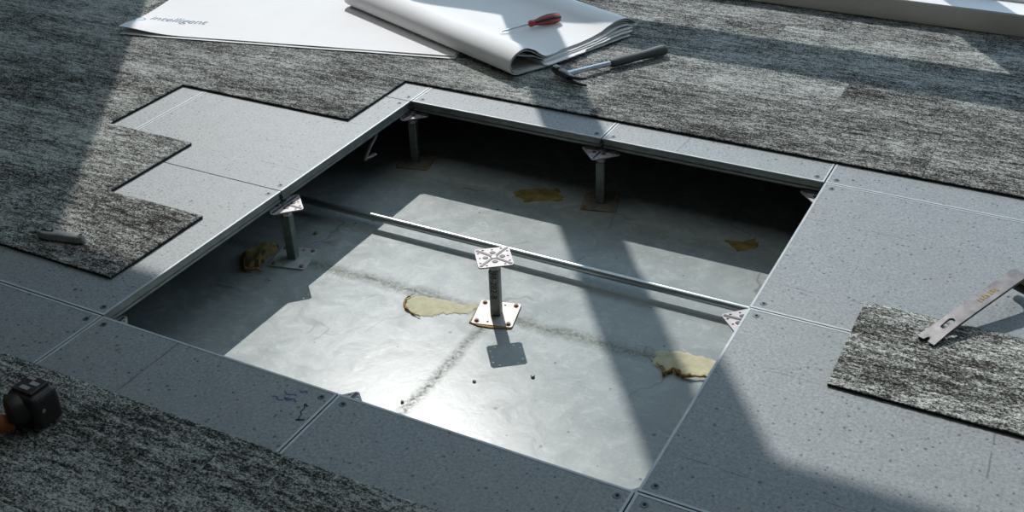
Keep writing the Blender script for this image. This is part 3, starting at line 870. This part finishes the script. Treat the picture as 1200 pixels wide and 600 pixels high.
# ------------------------------------------------------------------ utility knife
t = thing('utility_knife', (-0.318, 0.185, TH + 0.0010), math.atan2(0.028, 0.13), 'grey metal utility knife lying on the shaded left carpet', 'knife')
ol = [(-0.066, -0.006), (-0.040, -0.0135), (0.0, -0.0125), (0.035, -0.0135), (0.060, -0.013), (0.0715, -0.008), (0.0735, 0.002), (0.069, 0.010), (0.045, 0.0125), (0.010, 0.0105), (-0.030, 0.0125), (-0.058, 0.0125), (-0.068, 0.008), (-0.070, 0.0)]
bm = bmesh.new(); prism(bm, [(x * 0.9, y) for x, y in ol], 0.0008, 0.0185, None, 0.0015)
obj('body', bm, M_KNIFE, t, bevel=0.0035, seg=3)
bm = bmesh.new(); box(bm, (-0.035, 0.0035, 0.0188), (0.032, 0.008, 0.0012)); obj('slide_slot', bm, M_HOLE, t)
bm = bmesh.new(); box(bm, (-0.031, 0.0035, 0.0202), (0.012, 0.0065, 0.003)); obj('slide_button', bm, M_SILVER, t, bevel=0.001)
bm = bmesh.new()
sweep(bm, [(0.057 + 0.0062 * math.cos(q * PI / 6), 0.0 + 0.0058 * math.sin(q * PI / 6), 0.0190) for q in range(13)], 0.0014, 6)
obj('hang_hole_rim', bm, M_SILVER, t)
bm = bmesh.new(); cyl(bm, (0.057, 0, 0.0187), 0.0048, 0.0008, 14); obj('hang_hole', bm, M_HOLE, t)
bm = bmesh.new(); prism(bm, [(-0.062, -0.0045), (-0.060, 0.0095), (-0.074, 0.0085), (-0.086, -0.004)], 0.0085, 0.0093); obj('blade', bm, M_DARKSTEEL, t)

# ------------------------------------------------------------------ pry bar
o0 = Vector((1.575, 0.6265, 0)); dd = Vector((0.485, 0.875, 0))
ang = math.atan2(dd.y, dd.x)
t = thing('pry_bar', (o0.x, o0.y, TH + 0.001), ang, 'flat steel pry bar at the right edge, notched tip on the loose carpet plank', 'pry bar')
path = [(0.0, 0.0035, 0.020, 0.0012), (0.015, 0.0055, 0.0195, 0.002), (0.045, 0.0125, 0.0185, 0.0028), (0.08, 0.020, 0.0178, 0.003), (0.14, 0.0315, 0.0175, 0.003), (0.20, 0.0425, 0.0175, 0.003), (0.25, 0.0515, 0.0180, 0.003), (0.272, 0.0550, 0.0185, 0.003), (0.284, 0.0550, 0.0185, 0.003), (0.292, 0.0490, 0.0185, 0.003), (0.297, 0.0390, 0.019, 0.003), (0.301, 0.024, 0.019, 0.003)]
def on_path(q):
    for (s0, z0, w0, t0), (s1, z1, w1, t1) in zip(path, path[1:]):
        if q <= s1 or s1 == path[-1][0]:
            f = (q - s0) / (s1 - s0)
            l = math.hypot(s1 - s0, z1 - z0)
            return s0 + (s1 - s0) * f, z0 + (z1 - z0) * f, w0 + (w1 - w0) * f, t0 + (t1 - t0) * f, -(z1 - z0) / l, (s1 - s0) / l
UNF = [0.0]                                     # unrolled length of the path
for a_, b_2 in zip(path, path[1:]): UNF.append(UNF[-1] + math.hypot(b_2[0] - a_[0], b_2[1] - a_[1]))
def at_len(u):
    for k in range(len(path) - 1):
        if u <= UNF[k + 1] or k == len(path) - 2:
            f = (u - UNF[k]) / (UNF[k + 1] - UNF[k]); p, q = path[k], path[k + 1]
            l = UNF[k + 1] - UNF[k]
            return p[0] + (q[0] - p[0]) * f, p[1] + (q[1] - p[1]) * f, p[3] + (q[3] - p[3]) * f, -(q[1] - p[1]) / l, (q[0] - p[0]) / l
def width_at(u): return 0.0178 + 0.0032 * math.exp(-u / 0.03)
TOT = UNF[-1]
us = [TOT * k / 24 for k in range(25)]
right = [(u, -width_at(u)) for u in us]; left = [(u, width_at(u)) for u in us[::-1]]
notch = [(0.0, 0.0055), (0.010, 0.0030), (0.013, 0.0), (0.010, -0.0030), (0.0, -0.0055)]
outline = right + left + notch
slot = [(0.052 + 0.0055 * math.cos(q), 0.0055 * math.sin(q)) for q in [PI / 2 + PI * k / 6 for k in range(7)]] + [(0.076 + 0.0070 * math.cos(q), 0.0070 * math.sin(q)) for q in [-PI / 2 + PI * k / 6 for k in range(7)]]
bm = bmesh.new(); edges = []
for lp in (outline, slot):
    vs = [bm.verts.new((u, v, 0)) for u, v in lp]
    for k in range(len(vs)): edges.append(bm.edges.new((vs[k], vs[(k + 1) % len(vs)])))
bmesh.ops.triangle_fill(bm, edges=edges, use_beauty=True, use_dissolve=False)
for u in [TOT * k / 40 for k in range(1, 40)] + UNF[1:-1]:
    bmesh.ops.bisect_plane(bm, geom=bm.verts[:] + bm.edges[:] + bm.faces[:], plane_co=(u, 0, 0), plane_no=(1, 0, 0), dist=1e-6)
lowf = bm.faces[:]
r = bmesh.ops.extrude_face_region(bm, geom=lowf)
up_ = {g for g in r['geom'] if isinstance(g, bmesh.types.BMVert)}
for v in bm.verts:
    cs, cz, ct, nx_, nz_ = at_len(v.co.x)
    sgn = 1 if v in up_ else -1
    v.co = Vector((cs + nx_ * ct * sgn, v.co.y, cz + nz_ * ct * sgn))
obj('bar', bm, M_PRY, t, bevel=0.0008)
bm = bmesh.new(); sweep(bm, [(0.2995, y, 0.016) for y in (-0.021, -0.019, 0, 0.019, 0.021)], [(0.008, 0.006), (0.014, 0.0125), (0.0145, 0.013), (0.014, 0.0125), (0.008, 0.006)], 16)
o = obj('heel', bm, M_BLACK, t, smooth=True); o['label'] = 'black rounded heel of the bent end'
bm = bmesh.new()
for k, x in enumerate((0.155, 0.163, 0.172, 0.178, 0.188, 0.196, 0.204)):
    z = 0.0315 + (x - 0.14) * 0.1833 + 0.0034
    box(bm, (0, 0, 0), (0.003 + 0.002 * (k % 3), 0.012 - 0.003 * (k % 2), 0.0006), Matrix.Translation((x, 0.001 * (k % 3 - 1), z)) @ Matrix.Rotation(-0.181, 4, 'Y'))
o = obj('worn_lettering', bm, M_YELLOW, t); o['label'] = 'worn yellow lettering'
bm = bmesh.new(); box(bm, (0.2935, 0, 0.040), (0.0012, 0.030, 0.020), Matrix.Rotation(0.0, 4, 'Y')); o = obj('label_patch', bm, M_YELLOW, t, loc=(-0.0045, 0, -0.002)); o['label'] = 'yellow paint inside the bend'

# ------------------------------------------------------------------ cordless drill, bottom left
t = thing('cordless_drill', (0.150, -0.320, TH + 0.0012), 0.0, 'dark cordless drill at the bottom left corner, battery foot toward the floor panels', 'drill')
bm = bmesh.new(); box(bm, (0.006, 0.008, 0.036), (0.072, 0.058, 0.071))
bat = obj('battery', bm, M_DRILL, t, bevel=0.010, seg=3)
bm = bmesh.new(); box(bm, (0.002, 0.012, 0.0735), (0.050, 0.044, 0.006)); obj('battery_latch', bm, M_DRILL, bat, bevel=0.002)
for x, y, w, h in ((-0.008, 0.026, 0.018, 0.007), (0.010, 0.016, 0.019, 0.009), (0.002, 0.001, 0.021, 0.009)):
    bm = bmesh.new(); box(bm, (x, y, 0.0770), (w, h, 0.0012)); o = obj('vent_plate', bm, M_SILVER, bat); o['label'] = 'small silver plate'
bm = bmesh.new(); cyl(bm, (0, 0, 0), 0.004, 0.002, 12, None, Matrix.Translation((0.0425, -0.004, 0.040)) @ Matrix.Rotation(PI / 2, 4, 'Y')); obj('battery_stud', bm, M_RUST, bat)
bm = bmesh.new(); sweep(bm, [(-0.004, -0.010, 0.040), (-0.006, -0.026, 0.041), (-0.009, -0.036, 0.041), (-0.012, -0.041, 0.041)], [(0.034, 0.030), (0.035, 0.031), (0.030, 0.027), (0.018, 0.016)], 24)
obj('battery_foot', bm, M_DRILL, t, smooth=True)
bm = bmesh.new(); sweep(bm, [(-0.006, -0.034, 0.018), (-0.018, -0.050, 0.022), (-0.045, -0.068, 0.030), (-0.125, -0.10, 0.046)], [(0.014, 0.012), (0.018, 0.017), (0.022, 0.021), (0.026, 0.026)], 18)
obj('handle', bm, M_ORANGE, t, smooth=True)
bm = bmesh.new(); sweep(bm, [(-0.135, -0.17, 0.046), (-0.135, -0.15, 0.046), (-0.135, -0.09, 0.046), (-0.135, -0.03, 0.046), (-0.135, -0.01, 0.046), (-0.135, 0.03, 0.046)], [0.022, 0.031, 0.033, 0.031, 0.025, 0.018], 20)
obj('motor_housing', bm, M_DRILL, t, smooth=True)

# ------------------------------------------------------------------ light
sl = bpy.data.lights.new('sun', 'SUN'); sl.energy = 3.25; sl.angle = math.radians(0.53); sl.color = (1.0, 0.97, 0.93)
so = bpy.data.objects.new('sun', sl); COL.objects.link(so)
so.rotation_euler = SUN.to_track_quat('-Z', 'Y').to_euler(); so.location = (-3, 6, 6)

w = bpy.data.worlds.new('sky'); S.world = w; w.use_nodes = True
nt = w.node_tree; bg = nt.nodes['Background']
bg.inputs['Color'].default_value = (0.52, 0.76, 1.0, 1)
tcw = nt.nodes.new('ShaderNodeTexCoord'); spw = nt.nodes.new('ShaderNodeSeparateXYZ'); L(nt, tcw.outputs['Generated'], spw.inputs[0])
hz = mth(nt, 'MULTIPLY_ADD', spw.outputs[2], 0.5, 0.5)
L(nt, ramp(nt, hz, [(0.49, (0.10, 0.11, 0.10)), (0.51, (0.34, 0.44, 0.52)), (0.62, (0.62, 0.83, 1.0)), (0.82, (0.60, 0.82, 1.0)), (0.90, (0.20, 0.34, 0.55))]), bg.inputs['Color'])
bg.inputs['Strength'].default_value = 1.75
# added glowing fill panels at ceiling height, unseen, to lift the shade
bm = bmesh.new(); box(bm, (0, 0, 0), (1.2, 0.6, 0.02))
m, nt_, b_ = newmat('fill panel glow')
b_.inputs['Base Color'].default_value = (0.9, 0.9, 0.9, 1)
b_.inputs['Emission Color'].default_value = (0.86, 0.98, 1.0, 1); b_.inputs['Emission Strength'].default_value = 1.1
fill0 = None
for x in (-0.5, 0.9):
    for y in (0.3, 1.0, 1.7):
        if fill0 is None:
            fill0 = obj('fill_panel', bm, m, None); o = fill0
        else:
            o = fill0.copy(); COL.objects.link(o)
        o.location = (x, y, 3.362); o['kind'] = 'structure'
# a light portal in the window opening only guides the sky light
pl = bpy.data.lights.new('window_portal', 'AREA'); pl.shape = 'RECTANGLE'; pl.size = 9.2; pl.size_y = 3.2
pl.cycles.is_portal = True
po = bpy.data.objects.new('window_portal', pl); COL.objects.link(po)
po.location = (0.5, 2.82, 1.65); po.rotation_euler = (-PI / 2, 0, 0)

# ------------------------------------------------------------------ camera (solved from the panel grid)
Rm = ((0.8885394, 0.45812933, -0.02480439), (0.22140958, -0.47551915, -0.85138671), (-0.40184019, 0.75099871, -0.52395172))
cd = bpy.data.cameras.new('camera'); cam = bpy.data.objects.new('camera', cd); COL.objects.link(cam)
X = Vector(Rm[0]); Y = -Vector(Rm[1]); Z = -Vector(Rm[2])
M = Matrix((X, Y, Z)).transposed().to_4x4(); M.translation = (1.73612686, -1.32994542, 1.34371419)
cam.matrix_world = M
cd.sensor_fit = 'HORIZONTAL'; cd.sensor_width = 36.0
cd.lens = 1324.666 / 1200 * 36.0
cd.shift_x = -17.834 / 1200; cd.shift_y = -0.523 / 1200
cd.clip_start = 0.02; cd.clip_end = 60
S.camera = cam

S.view_settings.view_transform = 'Standard'; S.view_settings.look = 'None'
S.view_settings.exposure = 0.0; S.view_settings.gamma = 1.0; S.view_settings.use_curve_mapping = False
S.cycles.use_denoising = True
